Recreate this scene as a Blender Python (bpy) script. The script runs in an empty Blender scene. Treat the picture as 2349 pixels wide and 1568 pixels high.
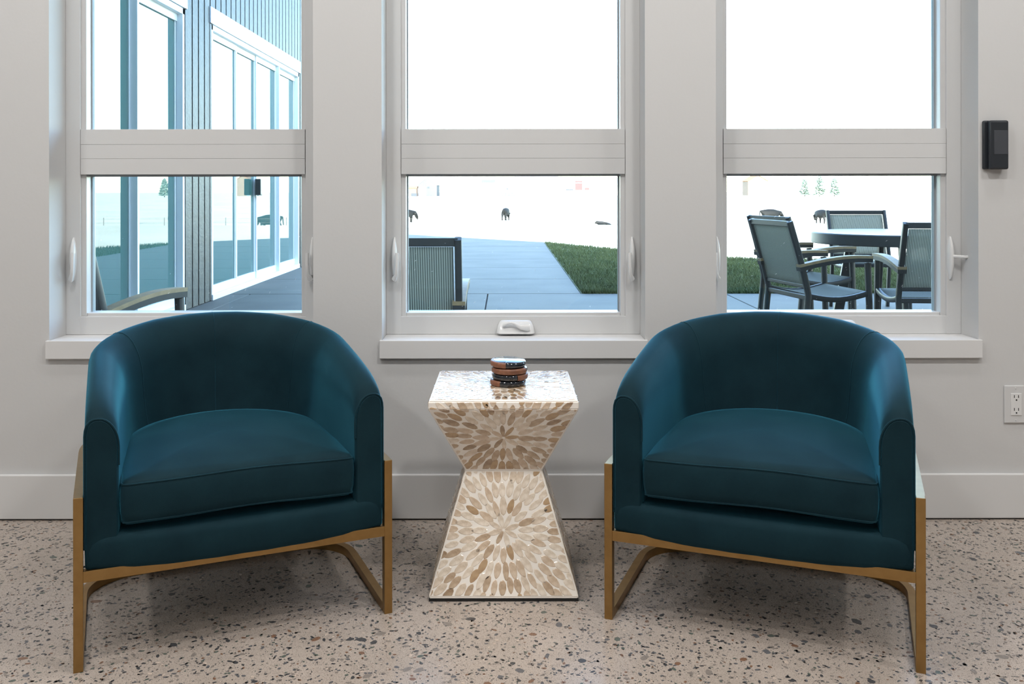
import bpy, bmesh, math, random
import numpy as np
from mathutils import Vector, Matrix
from math import pi, sin, cos, radians, sqrt, atan2

random.seed(7)
rng = np.random.default_rng(11)
S = bpy.context.scene
COL = S.collection

# ------------------------------------------------------------------ camera
CAM_D, CAM_H = 2.785, 1.0            # metres from the window wall, above the floor
F_PX, W_PX = 2100.0, 2349.0
cd = bpy.data.cameras.new('camera'); cam = bpy.data.objects.new('camera', cd); COL.objects.link(cam)
cam.location = (0, -CAM_D, CAM_H)
cam.rotation_euler = (pi / 2, 0.0012, 0)
cd.sensor_width = 36.0; cd.lens = F_PX / W_PX * 36.0
cd.shift_x = (1174.5 - 1160) / W_PX
cd.shift_y = -(784 - 435) / W_PX
cd.clip_end = 3000; cd.clip_start = 0.05
S.camera = cam

# ------------------------------------------------------------------ sky, sun, exposure
SUN_EL, SUN_AZ = radians(22), (0.05, 1.0)      # light travels towards +y, a little to +x
w = bpy.data.worlds.new('sky'); S.world = w; w.use_nodes = True
nt = w.node_tree; nt.nodes.clear()
sky = nt.nodes.new('ShaderNodeTexSky'); sky.sky_type = 'NISHITA'
sky.sun_disc = False; sky.sun_elevation = SUN_EL; sky.sun_rotation = pi + atan2(SUN_AZ[0], SUN_AZ[1])
sky.air_density = 1.0; sky.dust_density = 2.0; sky.ozone_density = 0.25; sky.altitude = 1500
bg = nt.nodes.new('ShaderNodeBackground'); bg.inputs['Strength'].default_value = 2.0
wo = nt.nodes.new('ShaderNodeOutputWorld')
nt.links.new(sky.outputs[0], bg.inputs[0]); nt.links.new(bg.outputs[0], wo.inputs[0])
sl = bpy.data.lights.new('sun', 'SUN'); sl.energy = 28.0; sl.angle = radians(0.6); sl.color = (1, .95, .86)
so = bpy.data.objects.new('sun', sl); COL.objects.link(so)
ld = Vector((SUN_AZ[0], SUN_AZ[1], -math.tan(SUN_EL) * math.hypot(*SUN_AZ)))
so.rotation_euler = ld.to_track_quat('-Z', 'Y').to_euler(); so.location = (-3, -10, 9)
LAMP_W = 23.5                        # watts of each downlight near the windows; the row behind the viewer is dimmer
LAMP_SPOTS = [(-2.4, -1.75), (-.8, -1.75), (.8, -1.75), (2.4, -1.75), (-1.6, -3.8), (0.0, -3.8), (1.6, -3.8), (-1.5, -.62), (0, -.62), (1.5, -.62)]
S.view_settings.view_transform = 'Standard'; S.view_settings.look = 'None'
S.view_settings.exposure = 0.0; S.view_settings.gamma = 1.0; S.view_settings.use_curve_mapping = False
S.cycles.max_bounces = 6; S.cycles.diffuse_bounces = 3; S.cycles.glossy_bounces = 3; S.cycles.transparent_max_bounces = 12
S.cycles.use_adaptive_sampling = True; S.cycles.adaptive_threshold = .07; S.cycles.adaptive_min_samples = 16
S.cycles.caustics_reflective = False; S.cycles.caustics_refractive = False
S.cycles.sample_clamp_indirect = 6.0; S.cycles.use_denoising = True

# ------------------------------------------------------------------ materials
def new_mat(name):
    m = bpy.data.materials.new(name); m.use_nodes = True
    n = m.node_tree.nodes; b = n['Principled BSDF']
    return m, m.node_tree, b

def c4(c): return (c[0], c[1], c[2], 1.0)

def mat(name, col, rough=.5, metal=0, spec=.5, noise=None, bump=None, coat=0, coat_r=.05, sheen=None, coords='Object', ior=None):
    """noise=(scale, colour2, lo, hi); bump=(scale, strength, distance)"""
    m, t, b = new_mat(name)
    b.inputs['Base Color'].default_value = c4(col); b.inputs['Roughness'].default_value = rough
    b.inputs['Metallic'].default_value = metal; b.inputs['Specular IOR Level'].default_value = spec
    b.inputs['Coat Weight'].default_value = coat; b.inputs['Coat Roughness'].default_value = coat_r
    if ior: b.inputs['IOR'].default_value = ior
    if sheen:
        b.inputs['Sheen Weight'].default_value = sheen[0]; b.inputs['Sheen Roughness'].default_value = sheen[1]
        b.inputs['Sheen Tint'].default_value = c4(sheen[2])
    tc = t.nodes.new('ShaderNodeTexCoord')
    if noise:
        nz = t.nodes.new('ShaderNodeTexNoise'); nz.inputs['Scale'].default_value = noise[0]; nz.inputs['Detail'].default_value = 5
        r = t.nodes.new('ShaderNodeValToRGB'); r.color_ramp.elements[0].position = noise[2]; r.color_ramp.elements[1].position = noise[3]
        r.color_ramp.elements[0].color = c4(col); r.color_ramp.elements[1].color = c4(noise[1])
        t.links.new(tc.outputs[coords], nz.inputs['Vector']); t.links.new(nz.outputs['Fac'], r.inputs[0]); t.links.new(r.outputs[0], b.inputs['Base Color'])
    if bump:
        nb = t.nodes.new('ShaderNodeTexNoise'); nb.inputs['Scale'].default_value = bump[0]; nb.inputs['Detail'].default_value = 4
        bp = t.nodes.new('ShaderNodeBump'); bp.inputs['Strength'].default_value = bump[1]; bp.inputs['Distance'].default_value = bump[2]
        t.links.new(tc.outputs[coords], nb.inputs['Vector']); t.links.new(nb.outputs['Fac'], bp.inputs['Height'])
        t.links.new(bp.outputs[0], b.inputs['Normal'])
        if coat: t.links.new(bp.outputs[0], b.inputs['Coat Normal'])
    return m

M = {}
M['wall'] = mat('painted_drywall', (.59, .59, .588), .62, spec=.3, bump=(90, .12, .002))
M['wall_far'] = mat('grey_painted_drywall', (.46, .45, .44), .7)
M['trim'] = mat('white_painted_trim', (.68, .678, .675), .42, spec=.4, bump=(160, .05, .001))
M['vinyl'] = mat('white_vinyl', (.62, .622, .622), .34, spec=.5)
M['vinyl_gloss'] = mat('white_glossy_vinyl', (.72, .72, .715), .14, spec=.5)
M['gasket'] = mat('grey_gasket', (.30, .33, .35), .6)
M['ceiling'] = mat('ceiling_paint', (.6, .59, .575), .8)
M['velvet'] = None
M['brass'] = mat('brushed_brass', (.40, .245, .095), .36, metal=1.0, noise=(40, (.35, .21, .08), .3, .7), bump=(300, .04, .0005))
M['black_plastic'] = mat('black_plastic', (.018, .022, .028), .36)
M['screen'] = mat('grey_screen', (.055, .06, .07), .18)
M['slot'] = mat('dark_slot', (.012, .012, .012), .7)
M['plinth'] = mat('black_plinth', (.01, .01, .01), .7)
M['grout'] = mat('cream_lacquer', (.93, .87, .79), .3, coat=.9, coat_r=.12, bump=(60, .15, .002))
SHELLS = [((.58, .43, .30), (.74, .60, .46)), ((.44, .31, .20), (.62, .47, .33)), ((.64, .51, .38), (.86, .74, .61)),
          ((.30, .19, .11), (.50, .36, .23)), ((.54, .37, .21), (.42, .27, .15)), ((.70, .58, .45), (.92, .82, .70))]
SH = [mat('shell_inlay_%s' % n, a, .22, spec=.6, noise=(55, b, .35, .68), bump=(70, .6, .003), coat=1.0, coat_r=.1, coords='Object')
      for (a, b), n in zip(SHELLS, ('tan', 'brown', 'pale', 'dark', 'amber', 'cream'))]
M['stone_black'] = mat('black_marble', (.012, .015, .02), .1, noise=(25, (.07, .09, .12), .55, .75), coat=.5, coat_r=.03)
M['wood_rose'] = mat('reddish_wood', (.24, .10, .055), .45, noise=(60, (.14, .055, .03), .4, .65))
M['concrete_slab'] = mat('broom_finished_concrete', (.088, .080, .064), .75, noise=(1.6, (.122, .110, .089), .35, .7), bump=(120, .2, .003))
M['joint'] = mat('dark_joint', (.08, .09, .10), .9)
M['frame_dark'] = mat('charcoal_aluminium', (.022, .025, .026), .42, spec=.5)
M['arm_tan'] = mat('tan_composite', (.30, .21, .11), .55, noise=(30, (.36, .25, .13), .4, .6))
M['table_dark'] = mat('slate_grey_tabletop', (.07, .072, .07), .42)
M['cladding'] = mat('charred_timber', (.014, .015, .017), .5, spec=.36, ior=1.5, noise=(14, (.03, .032, .035), .4, .65), bump=(45, .5, .006))
M['cladding_gap'] = mat('cladding_backing', (.006, .007, .008), .8)
M['white_alu'] = mat('white_aluminium', (.78, .80, .81), .4)
M['cow'] = mat('black_hide', (.005, .005, .005), .7, spec=.2)
M['field'] = mat('dry_winter_pasture', (.50, .45, .33), .95, noise=(.15, (.62, .57, .45), .35, .65))
M['lawn_soil'] = mat('lawn_soil', (.06, .075, .03), .95, noise=(6, (.09, .11, .045), .3, .7))
M['barn_grey'] = mat('weathered_barn_wood', (.055, .055, .058), .9, noise=(3, (.075, .075, .08), .4, .6))
M['roof_pale'] = mat('pale_metal_roof', (.62, .62, .63), .5)
M['wall_pale'] = mat('pale_house_wall', (.66, .62, .56), .8)
M['roof_orange'] = mat('orange_roof', (.24, .10, .035), .8)
M['house_wall'] = mat('tan_house_wall', (.15, .105, .075), .8)
M['red_paint'] = mat('red_barn_paint', (.26, .02, .022), .7)
M['blue_roof'] = mat('blue_grey_roof', (.10, .17, .24), .5)
M['rust'] = mat('rusty_lean_to', (.15, .085, .055), .9)
M['dark_open'] = mat('dark_opening', (.03, .035, .045), .8)
M['post'] = mat('grey_fence_post', (.14, .12, .11), .9)
M['foliage'] = mat('dark_conifer', (.10, .15, .12), .9, noise=(2, (.2, .26, .22), .4, .65))
M['bark'] = mat('bark', (.08, .06, .045), .9)
M['roofing'] = mat('metal_roofing', (.10, .11, .12), .5)
M['dust'] = mat('pale_dust_speck', (.75, .78, .8), .8)
M['hill'] = mat('pale_hillside', (.55, .52, .50), .95, noise=(.02, (.66, .65, .65), .4, .6))

def glass_mat(name, tint, refl=1.0):
    m = bpy.data.materials.new(name); m.use_nodes = True; t = m.node_tree; t.nodes.clear()
    o = t.nodes.new('ShaderNodeOutputMaterial'); mx = t.nodes.new('ShaderNodeMixShader')
    tr = t.nodes.new('ShaderNodeBsdfTransparent'); tr.inputs[0].default_value = c4(tint)
    gl = t.nodes.new('ShaderNodeBsdfGlossy'); gl.inputs['Roughness'].default_value = 0.0
    fr = t.nodes.new('ShaderNodeFresnel')
    ge = t.nodes.new('ShaderNodeNewGeometry'); io = t.nodes.new('ShaderNodeMapRange')     # thin sheet: the same reflectance on both faces
    io.inputs['To Min'].default_value = 1.45; io.inputs['To Max'].default_value = 1 / 1.45
    t.links.new(ge.outputs['Backfacing'], io.inputs['Value']); t.links.new(io.outputs[0], fr.inputs['IOR'])
    t.links.new(fr.outputs[0], mx.inputs[0]); t.links.new(tr.outputs[0], mx.inputs[1]); t.links.new(gl.outputs[0], mx.inputs[2])
    t.links.new(mx.outputs[0], o.inputs[0]); return m
M['glass'] = glass_mat('window_glass', (.90, .965, .975))
# tinted, coated glass of the wing's sliding doors
m, t, b = new_mat('reflective_green_glass'); M['door_glass'] = m
b.inputs['Base Color'].default_value = (.05, .13, .115, 1); b.inputs['Roughness'].default_value = .0
b.inputs['IOR'].default_value = 2.4; b.inputs['Specular IOR Level'].default_value = .5

def velvet():
    m, t, b = new_mat('teal_velvet')
    tc = t.nodes.new('ShaderNodeTexCoord')
    n1 = t.nodes.new('ShaderNodeTexNoise'); n1.inputs['Scale'].default_value = 9; n1.inputs['Detail'].default_value = 4
    r = t.nodes.new('ShaderNodeValToRGB'); e = r.color_ramp.elements
    e[0].position = .35; e[0].color = (.0044, .0200, .0285, 1); e[1].position = .70; e[1].color = (.0070, .0290, .0395, 1)
    t.links.new(tc.outputs['Object'], n1.inputs['Vector']); t.links.new(n1.outputs['Fac'], r.inputs[0]); t.links.new(r.outputs[0], b.inputs['Base Color'])
    b.inputs['Roughness'].default_value = .75; b.inputs['Specular IOR Level'].default_value = .12
    b.inputs['Sheen Weight'].default_value = .74; b.inputs['Sheen Roughness'].default_value = .33
    b.inputs['Sheen Tint'].default_value = (.095, .50, .74, 1)
    n2 = t.nodes.new('ShaderNodeTexNoise'); n2.inputs['Scale'].default_value = 900; n2.inputs['Detail'].default_value = 2
    bp = t.nodes.new('ShaderNodeBump'); bp.inputs['Strength'].default_value = .25; bp.inputs['Distance'].default_value = .001
    t.links.new(tc.outputs['Object'], n2.inputs['Vector']); t.links.new(n2.outputs['Fac'], bp.inputs['Height']); t.links.new(bp.outputs[0], b.inputs['Normal'])
    return m
M['velvet'] = velvet()

def floor_mat():
    m, t, b = new_mat('polished_aggregate_concrete')
    tc = t.nodes.new('ShaderNodeTexCoord'); L = t.links.new
    n1 = t.nodes.new('ShaderNodeTexNoise'); n1.inputs['Scale'].default_value = 5; n1.inputs['Detail'].default_value = 6
    r1 = t.nodes.new('ShaderNodeValToRGB'); e = r1.color_ramp.elements
    e[0].position = .3; e[0].color = (.40, .34, .29, 1); e[1].position = .7; e[1].color = (.48, .41, .355, 1)
    L(tc.outputs['Object'], n1.inputs['Vector']); L(n1.outputs['Fac'], r1.inputs[0])
    prev = r1.outputs[0]
    for sc, lo, hi, colr, seed in ((210, .16, .20, (.10, .085, .075), 0), (330, .20, .26, (.20, .16, .13), 3), (150, .12, .15, (.52, .45, .39), 7), (560, .25, .3, (.13, .11, .10), 11)):
        mp = t.nodes.new('ShaderNodeMapping'); mp.inputs['Location'].default_value = (seed, seed * 1.7, 0); mp.inputs['Scale'].default_value = (1, 1.35, 1)
        v = t.nodes.new('ShaderNodeTexVoronoi'); v.inputs['Scale'].default_value = sc; v.inputs['Randomness'].default_value = 1.0
        vc = t.nodes.new('ShaderNodeSeparateColor')
        # only some cells carry a grain
        gt = t.nodes.new('ShaderNodeMath'); gt.operation = 'GREATER_THAN'; gt.inputs[1].default_value = .32
        rr = t.nodes.new('ShaderNodeValToRGB'); rr.color_ramp.elements[0].position = lo; rr.color_ramp.elements[0].color = (1, 1, 1, 1)
        rr.color_ramp.elements[1].position = hi; rr.color_ramp.elements[1].color = (0, 0, 0, 1)
        mu = t.nodes.new('ShaderNodeMath'); mu.operation = 'MULTIPLY'
        mix = t.nodes.new('ShaderNodeMix'); mix.data_type = 'RGBA'; mix.inputs['B'].default_value = c4(colr)
        L(tc.outputs['Object'], mp.inputs['Vector']); L(mp.outputs[0], v.inputs['Vector']); L(v.outputs['Color'], vc.inputs[0])
        L(vc.outputs[0], gt.inputs[0]); L(v.outputs['Distance'], rr.inputs[0]); L(rr.outputs[0], mu.inputs[0]); L(gt.outputs[0], mu.inputs[1])
        L(mu.outputs[0], mix.inputs['Factor']); L(prev, mix.inputs['A']); prev = mix.outputs['Result']
    L(prev, b.inputs['Base Color'])
    b.inputs['Roughness'].default_value = .22; b.inputs['Specular IOR Level'].default_value = .5
    n3 = t.nodes.new('ShaderNodeTexNoise'); n3.inputs['Scale'].default_value = 14
    bp = t.nodes.new('ShaderNodeBump'); bp.inputs['Strength'].default_value = .05; bp.inputs['Distance'].default_value = .004
    L(tc.outputs['Object'], n3.inputs['Vector']); L(n3.outputs['Fac'], bp.inputs['Height']); L(bp.outputs[0], b.inputs['Normal'])
    return m
M['floor'] = floor_mat()
CHIP = [mat('aggregate_%s' % n, c, .28, noise=(160, tuple(x * 1.35 for x in c), .35, .65)) for n, c in
        (('charcoal', (.05, .05, .052)), ('slate', (.10, .10, .105)), ('green', (.085, .10, .085)), ('brown', (.17, .095, .06)), ('grey', (.19, .165, .145)), ('pale', (.44, .36, .30)))]

def sling_mat():
    m = bpy.data.materials.new('grey_mesh_sling'); m.use_nodes = True; t = m.node_tree; b = t.nodes['Principled BSDF']; L = t.links.new
    tc = t.nodes.new('ShaderNodeTexCoord'); wv = t.nodes.new('ShaderNodeTexWave'); wv.wave_type = 'BANDS'; wv.bands_direction = 'X'
    wv.inputs['Scale'].default_value = 33; wv.inputs['Distortion'].default_value = 0
    r = t.nodes.new('ShaderNodeValToRGB'); e = r.color_ramp.elements
    e[0].position = .35; e[0].color = (.13, .135, .115, 1); e[1].position = .55; e[1].color = (.46, .46, .38, 1)
    L(tc.outputs['Object'], wv.inputs['Vector']); L(wv.outputs['Fac'], r.inputs[0]); L(r.outputs[0], b.inputs['Base Color']); b.inputs['Roughness'].default_value = .7
    tl = t.nodes.new('ShaderNodeBsdfTranslucent'); L(r.outputs[0], tl.inputs[0])
    m1 = t.nodes.new('ShaderNodeMixShader'); m1.inputs[0].default_value = .45; L(b.outputs[0], m1.inputs[1]); L(tl.outputs[0], m1.inputs[2])
    tr = t.nodes.new('ShaderNodeBsdfTransparent'); m2 = t.nodes.new('ShaderNodeMixShader'); m2.inputs[0].default_value = .12
    L(m1.outputs[0], m2.inputs[1]); L(tr.outputs[0], m2.inputs[2])
    L(m2.outputs[0], t.nodes['Material Output'].inputs[0]); return m
M['sling'] = sling_mat()
GRASS = mat('green_grass', (.042, .068, .014), .8, noise=(3.5, (.095, .115, .03), .3, .7))
m, t, b = new_mat('lamp_diffuser'); M['diffuser'] = m
b.inputs['Emission Color'].default_value = (1, .93, .84, 1); b.inputs['Emission Strength'].default_value = 6

# ------------------------------------------------------------------ mesh helpers
def mesh_from(bm, name, smooth=None):
    bmesh.ops.recalc_face_normals(bm, faces=bm.faces)
    me = bpy.data.meshes.new(name); bm.to_mesh(me); bm.free()
    if smooth is not None:
        me.polygons.foreach_set('use_smooth', [True] * len(me.polygons))
        if smooth < 179: me.set_sharp_from_angle(angle=radians(smooth))
    return me

def obj(name, data, material=None, parent=None, smooth=35, loc=None, rot=None, scale=None):
    if id(data) in FLAT:
        FLAT.discard(id(data)); smooth = None if smooth is None else 14
    me = mesh_from(data, name, smooth) if isinstance(data, bmesh.types.BMesh) else data
    if material is not None and not len(me.materials):
        for mm in (material if isinstance(material, list) else [material]): me.materials.append(mm)
    o = bpy.data.objects.new(name, me); COL.objects.link(o)
    if parent is not None: o.parent = parent
    if loc is not None: o.location = loc
    if rot is not None: o.rotation_euler = rot
    if scale is not None: o.scale = scale
    return o

def tag(o, label=None, cat=None, group=None, kind=None):
    if label: o['label'] = label
    if cat: o['category'] = cat
    if group: o['group'] = group
    if kind: o['kind'] = kind
    return o

def thing(name, label=None, cat=None, loc=(0, 0, 0), rz=0, group=None, kind=None):
    o = bpy.data.objects.new(name, None); COL.objects.link(o); o.location = loc; o.rotation_euler = (0, 0, rz)
    o.empty_display_size = .05
    return tag(o, label, cat, group, kind)

def copy_tree(o, parent=None):
    c = o.copy(); COL.objects.link(c); c.parent = parent
    for ch in o.children: copy_tree(ch, c)
    return c

def box(bm, lo, hi, bev=0, seg=2, Mx=None):
    t = bmesh.new(); bmesh.ops.create_cube(t, size=1)
    s = [hi[i] - lo[i] for i in range(3)]; c = [(hi[i] + lo[i]) / 2 for i in range(3)]
    for v in t.verts: v.co = Vector((v.co.x * s[0] + c[0], v.co.y * s[1] + c[1], v.co.z * s[2] + c[2]))
    if bev: bmesh.ops.bevel(t, geom=list(t.edges), offset=min(bev, min(s) * .49), segments=seg, profile=.5, affect='EDGES')
    if Mx is not None: t.transform(Mx)
    tm = bpy.data.meshes.new('tmp'); t.to_mesh(tm); t.free(); bm.from_mesh(tm); bpy.data.meshes.remove(tm)
    return bm

FLAT = set()
def B(*boxes, bev=0, seg=2):
    bm = bmesh.new(); FLAT.add(id(bm))
    for lo, hi in boxes: box(bm, lo, hi, bev, seg)
    return bm

def sweep(bm, pts, sec, up=Vector((0, 0, 1)), closed=False, cap=True):
    """sec: list of (side, up) offsets, swept along pts"""
    pts = [Vector(p) for p in pts]; n = len(pts); rings = []
    for i in range(n):
        a = pts[i - 1] if (i > 0 or closed) else pts[i]; c = pts[(i + 1) % n] if (i < n - 1 or closed) else pts[i]
        T = (c - a).normalized(); N = T.cross(up)
        N = N.normalized() if N.length > 1e-6 else Vector((1, 0, 0)); U = N.cross(T).normalized()
        k = 1.0
        if (0 < i < n - 1) or closed:
            t1 = (pts[i] - a).normalized(); k = 1 / max(.5, T.dot(t1))
        rings.append([bm.verts.new(pts[i] + N * s * k + U * u) for s, u in sec])
    m = len(sec)
    for i in range(n if closed else n - 1):
        r0, r1 = rings[i], rings[(i + 1) % n]
        for j in range(m): bm.faces.new((r0[j], r0[(j + 1) % m], r1[(j + 1) % m], r1[j]))
    if cap and not closed:
        bm.faces.new(rings[0]); bm.faces.new(list(reversed(rings[-1])))
    return bm

def rect(w_, h, z0=0): return [(-w_ / 2, z0), (w_ / 2, z0), (w_ / 2, z0 + h), (-w_ / 2, z0 + h)]
def circ(r, n=8): return [(r * cos(2 * pi * i / n), r * sin(2 * pi * i / n)) for i in range(n)]
def rrect(w_, h, r, n=3):
    out = []
    for cx, cy, a0 in ((w_ / 2 - r, h / 2 - r, 0), (-w_ / 2 + r, h / 2 - r, pi / 2), (-w_ / 2 + r, -h / 2 + r, pi), (w_ / 2 - r, -h / 2 + r, 1.5 * pi)):
        for i in range(n + 1):
            a = a0 + pi / 2 * i / n; out.append((cx + r * cos(a), cy + r * sin(a)))
    return out
def tube(bm, pts, r, n=8, closed=False, up=Vector((0, 0, 1))): return sweep(bm, pts, circ(r, n), up, closed)

def prism(bm, poly, z0, z1, Mx=None):
    t = bmesh.new()
    a = [t.verts.new((x, y, z0)) for x, y in poly]; c = [t.verts.new((x, y, z1)) for x, y in poly]
    n = len(poly); t.faces.new(list(reversed(a))); t.faces.new(c)
    for i in range(n): t.faces.new((a[i], a[(i + 1) % n], c[(i + 1) % n], c[i]))
    if Mx is not None: t.transform(Mx)
    tm = bpy.data.meshes.new('tmp'); t.to_mesh(tm); t.free(); bm.from_mesh(tm); bpy.data.meshes.remove(tm)
    return bm

def interp(x, tab):
    if x <= tab[0][0]: return tab[0][1]
    for (x0, y0), (x1, y1) in zip(tab, tab[1:]):
        if x <= x1: return y0 + (y1 - y0) * (x - x0) / (x1 - x0)
    return tab[-1][1]

# ------------------------------------------------------------------ the room
RX, RY, RZ, WT = 3.3, -6.2, 3.0, .20
WINS = [(-1.389, -.586), (-.377, .424), (.640, 1.438)]     # openings in the window wall
WZ0, WZ1 = .489, 2.25
bm = bmesh.new()
xs = [-RX] + [v for p in WINS for v in p] + [RX]
for i in range(0, 8, 2): box(bm, (xs[i], 0, -.1), (xs[i + 1], WT, RZ))
for a, c in WINS:
    box(bm, (a, 0, -.1), (c, WT, WZ0)); box(bm, (a, 0, WZ1), (c, WT, RZ))
tag(obj('wall_back', bm, M['wall'], smooth=None), 'white painted window wall with three tall openings', kind='structure')
for n, lo, hi in (('wall_left', (-RX - .15, RY, -.1), (-RX, WT, RZ)), ('wall_right', (RX, RY, -.1), (RX + .15, WT, RZ)), ('wall_front', (-RX - .15, RY - .15, -.1), (RX + .15, RY, RZ))):
    tag(obj(n, B((lo, hi)), M['wall_far'], smooth=None), 'grey painted room wall', kind='structure')
tag(obj('ceiling', B(((-RX - .15, RY - .15, RZ), (RX + .15, WT, RZ + .15))), M['ceiling'], smooth=None), 'white ceiling', kind='structure')
floor = tag(obj('floor', B(((-RX, RY, -.1), (RX, 0, 0))), M['floor'], smooth=None), 'polished beige concrete floor with exposed dark stones', kind='structure')
tag(obj('baseboard_back', B(((-RX, -.014, .004), (RX, 0, .138)), bev=.003), M['trim']), 'white flat baseboard under the windows', kind='structure')
tag(obj('trim_1', B(((-RX, -.006, 0), (RX, 0, .004))), M['slot'], smooth=None), 'thin dark gap under the baseboard', kind='structure')

# exposed stones in the floor: the largest singly, the rest as one piece
def chip_outline(n, el, r):
    return [(r * el * cos(2 * pi * i / n) * random.uniform(.72, 1.15), r * sin(2 * pi * i / n) * random.uniform(.72, 1.15)) for i in range(n)]
def chip_mesh(i):
    n = random.randint(6, 9); o_ = chip_outline(n, random.uniform(1.0, 1.9), .5); bm = bmesh.new()
    lo = [bm.verts.new((x, y, 0)) for x, y in o_]; hi = [bm.verts.new((x * .94, y * .94, 1)) for x, y in o_]
    bm.faces.new(hi)
    for k in range(n): bm.faces.new((lo[k], lo[(k + 1) % n], hi[(k + 1) % n], hi[k]))
    return mesh_from(bm, 'aggregate_stone', None)
CM = []
for ci, wgt in enumerate((9, 9, 4, 4, 6, 1.6)):
    for k in range(3):
        me = chip_mesh(k); me.materials.append(CHIP[ci]); CM.append((me, wgt))
cm_list, cm_w = [a for a, _ in CM], [b_ for _, b_ in CM]
placed = []
def free(x, y, r):
    for a, b_, c in placed:
        if (a - x) ** 2 + (b_ - y) ** 2 < (c + r) ** 2: return False
    return True
cnt = 0
while cnt < 300:
    y = -0.98 + .96 * random.random() ** 1.5; lim = (y + CAM_D) * .60
    x = random.uniform(-lim, lim); s = random.choice((.009, .010, .010, .011, .012, .013, .015, .018)) * random.uniform(.85, 1.1)
    if not free(x, y, s * .8): continue
    placed.append((x, y, s * .8)); me = random.choices(cm_list, cm_w)[0]
    o = bpy.data.objects.new('aggregate_stone', me); COL.objects.link(o); o.parent = floor
    o.location = (x, y, -.0002); o.scale = (s, s, .0006); o.rotation_euler = (0, 0, random.uniform(0, 6.28)); cnt += 1
vs, fs, mi = [], [], []
for k in range(38000):
    x = random.uniform(-1.75, 1.75); y = random.uniform(-1.25, -.01); s = .0009 + .0034 * random.random() ** 2.5
    n = random.randint(5, 7); o_ = chip_outline(n, random.uniform(1, 2.0), s); a = random.uniform(0, 6.28); ca, sa = cos(a), sin(a)
    b0 = len(vs); vs += [(x + p * ca - q * sa, y + p * sa + q * ca, .0003) for p, q in o_]; fs.append(tuple(range(b0, b0 + n)))
    mi.append(random.choices(range(6), (10, 9, 4, 3, 9, 1.6))[0])
me = bpy.data.meshes.new('aggregate_grit'); me.from_pydata(vs, [], fs)
for c in CHIP: me.materials.append(c)
me.polygons.foreach_set('material_index', mi)
tag(obj('aggregate_grit', me, parent=floor), kind='stuff')

# ceiling downlights (out of frame, they light the room)
for i, (x, y) in enumerate(LAMP_SPOTS):
    t_ = thing('ceiling_light', 'round recessed ceiling downlight', 'light', (x, y, RZ - .012), group='recessed ceiling downlights')
    bm = bmesh.new(); sweep(bm, [(.11 * cos(2 * pi * k / 24), .11 * sin(2 * pi * k / 24), 0) for k in range(24)], rect(.03, .012), closed=True)
    obj('trim_ring', bm, M['trim'], t_)
    bm = bmesh.new(); bmesh.ops.create_circle(bm, cap_ends=True, radius=.1, segments=24); obj('diffuser', bm, M['diffuser'], t_, loc=(0, 0, .006))
    la = bpy.data.lights.new('downlight', 'AREA'); la.shape = 'DISK'; la.size = .22; la.energy = LAMP_W * (.36 if y > -1 else 1.0 if y > -2 else .6); la.color = (1, .985, .965)
    lo = bpy.data.objects.new('downlight', la); COL.objects.link(lo); lo.parent = t_; lo.location = (0, 0, -.02)

# ------------------------------------------------------------------ windows
FY = .105                                        # face of the frame behind the wall face
def latch(parent, x, side, is_open=False):
    z0, z1 = .716, .851
    p = thing('latch', None, None, (x, FY, 0)); p.parent = parent
    bm = bmesh.new()
    prof = []
    for i in range(17):
        k = i / 16; prof.append((k, .0100 * min(1, (sin(pi * min(max(k, .02), .98)) ** .5) * 1.05)))
    rings = []
    for k, hw in prof:
        z = z0 + (z1 - z0) * k; dep = .005 + .018 * (sin(pi * k) ** .7)
        rings.append([bm.verts.new((hw * cos(a), -dep * sin(a), z)) for a in [pi * j / 8 for j in range(9)]])
    for r0, r1 in zip(rings, rings[1:]):
        for j in range(8): bm.faces.new((r0[j], r0[j + 1], r1[j + 1], r1[j]))
    for r in (rings[0], rings[-1]): bm.faces.new(r)
    obj('latch_body', bm, M['vinyl_gloss'], p, smooth=60)
    bm = bmesh.new()
    if is_open:
        sweep(bm, [(0, -.016, .790), (.012, -.030, .790), (.03, -.036, .789), (.052, -.042, .790)], rrect(.010, .009, .003), up=Vector((0, 0, 1)))
    else:
        sweep(bm, [(0, -.010, .728), (.002 * side, -.026, .720), (.009 * side, -.033, .738), (.011 * side, -.034, .77), (.011 * side, -.031, .803)],
              rrect(.010, .011, .003), up=Vector((0, -1, 0)))
    obj('lever', bm, M['vinyl_gloss'], p, smooth=60)

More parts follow.
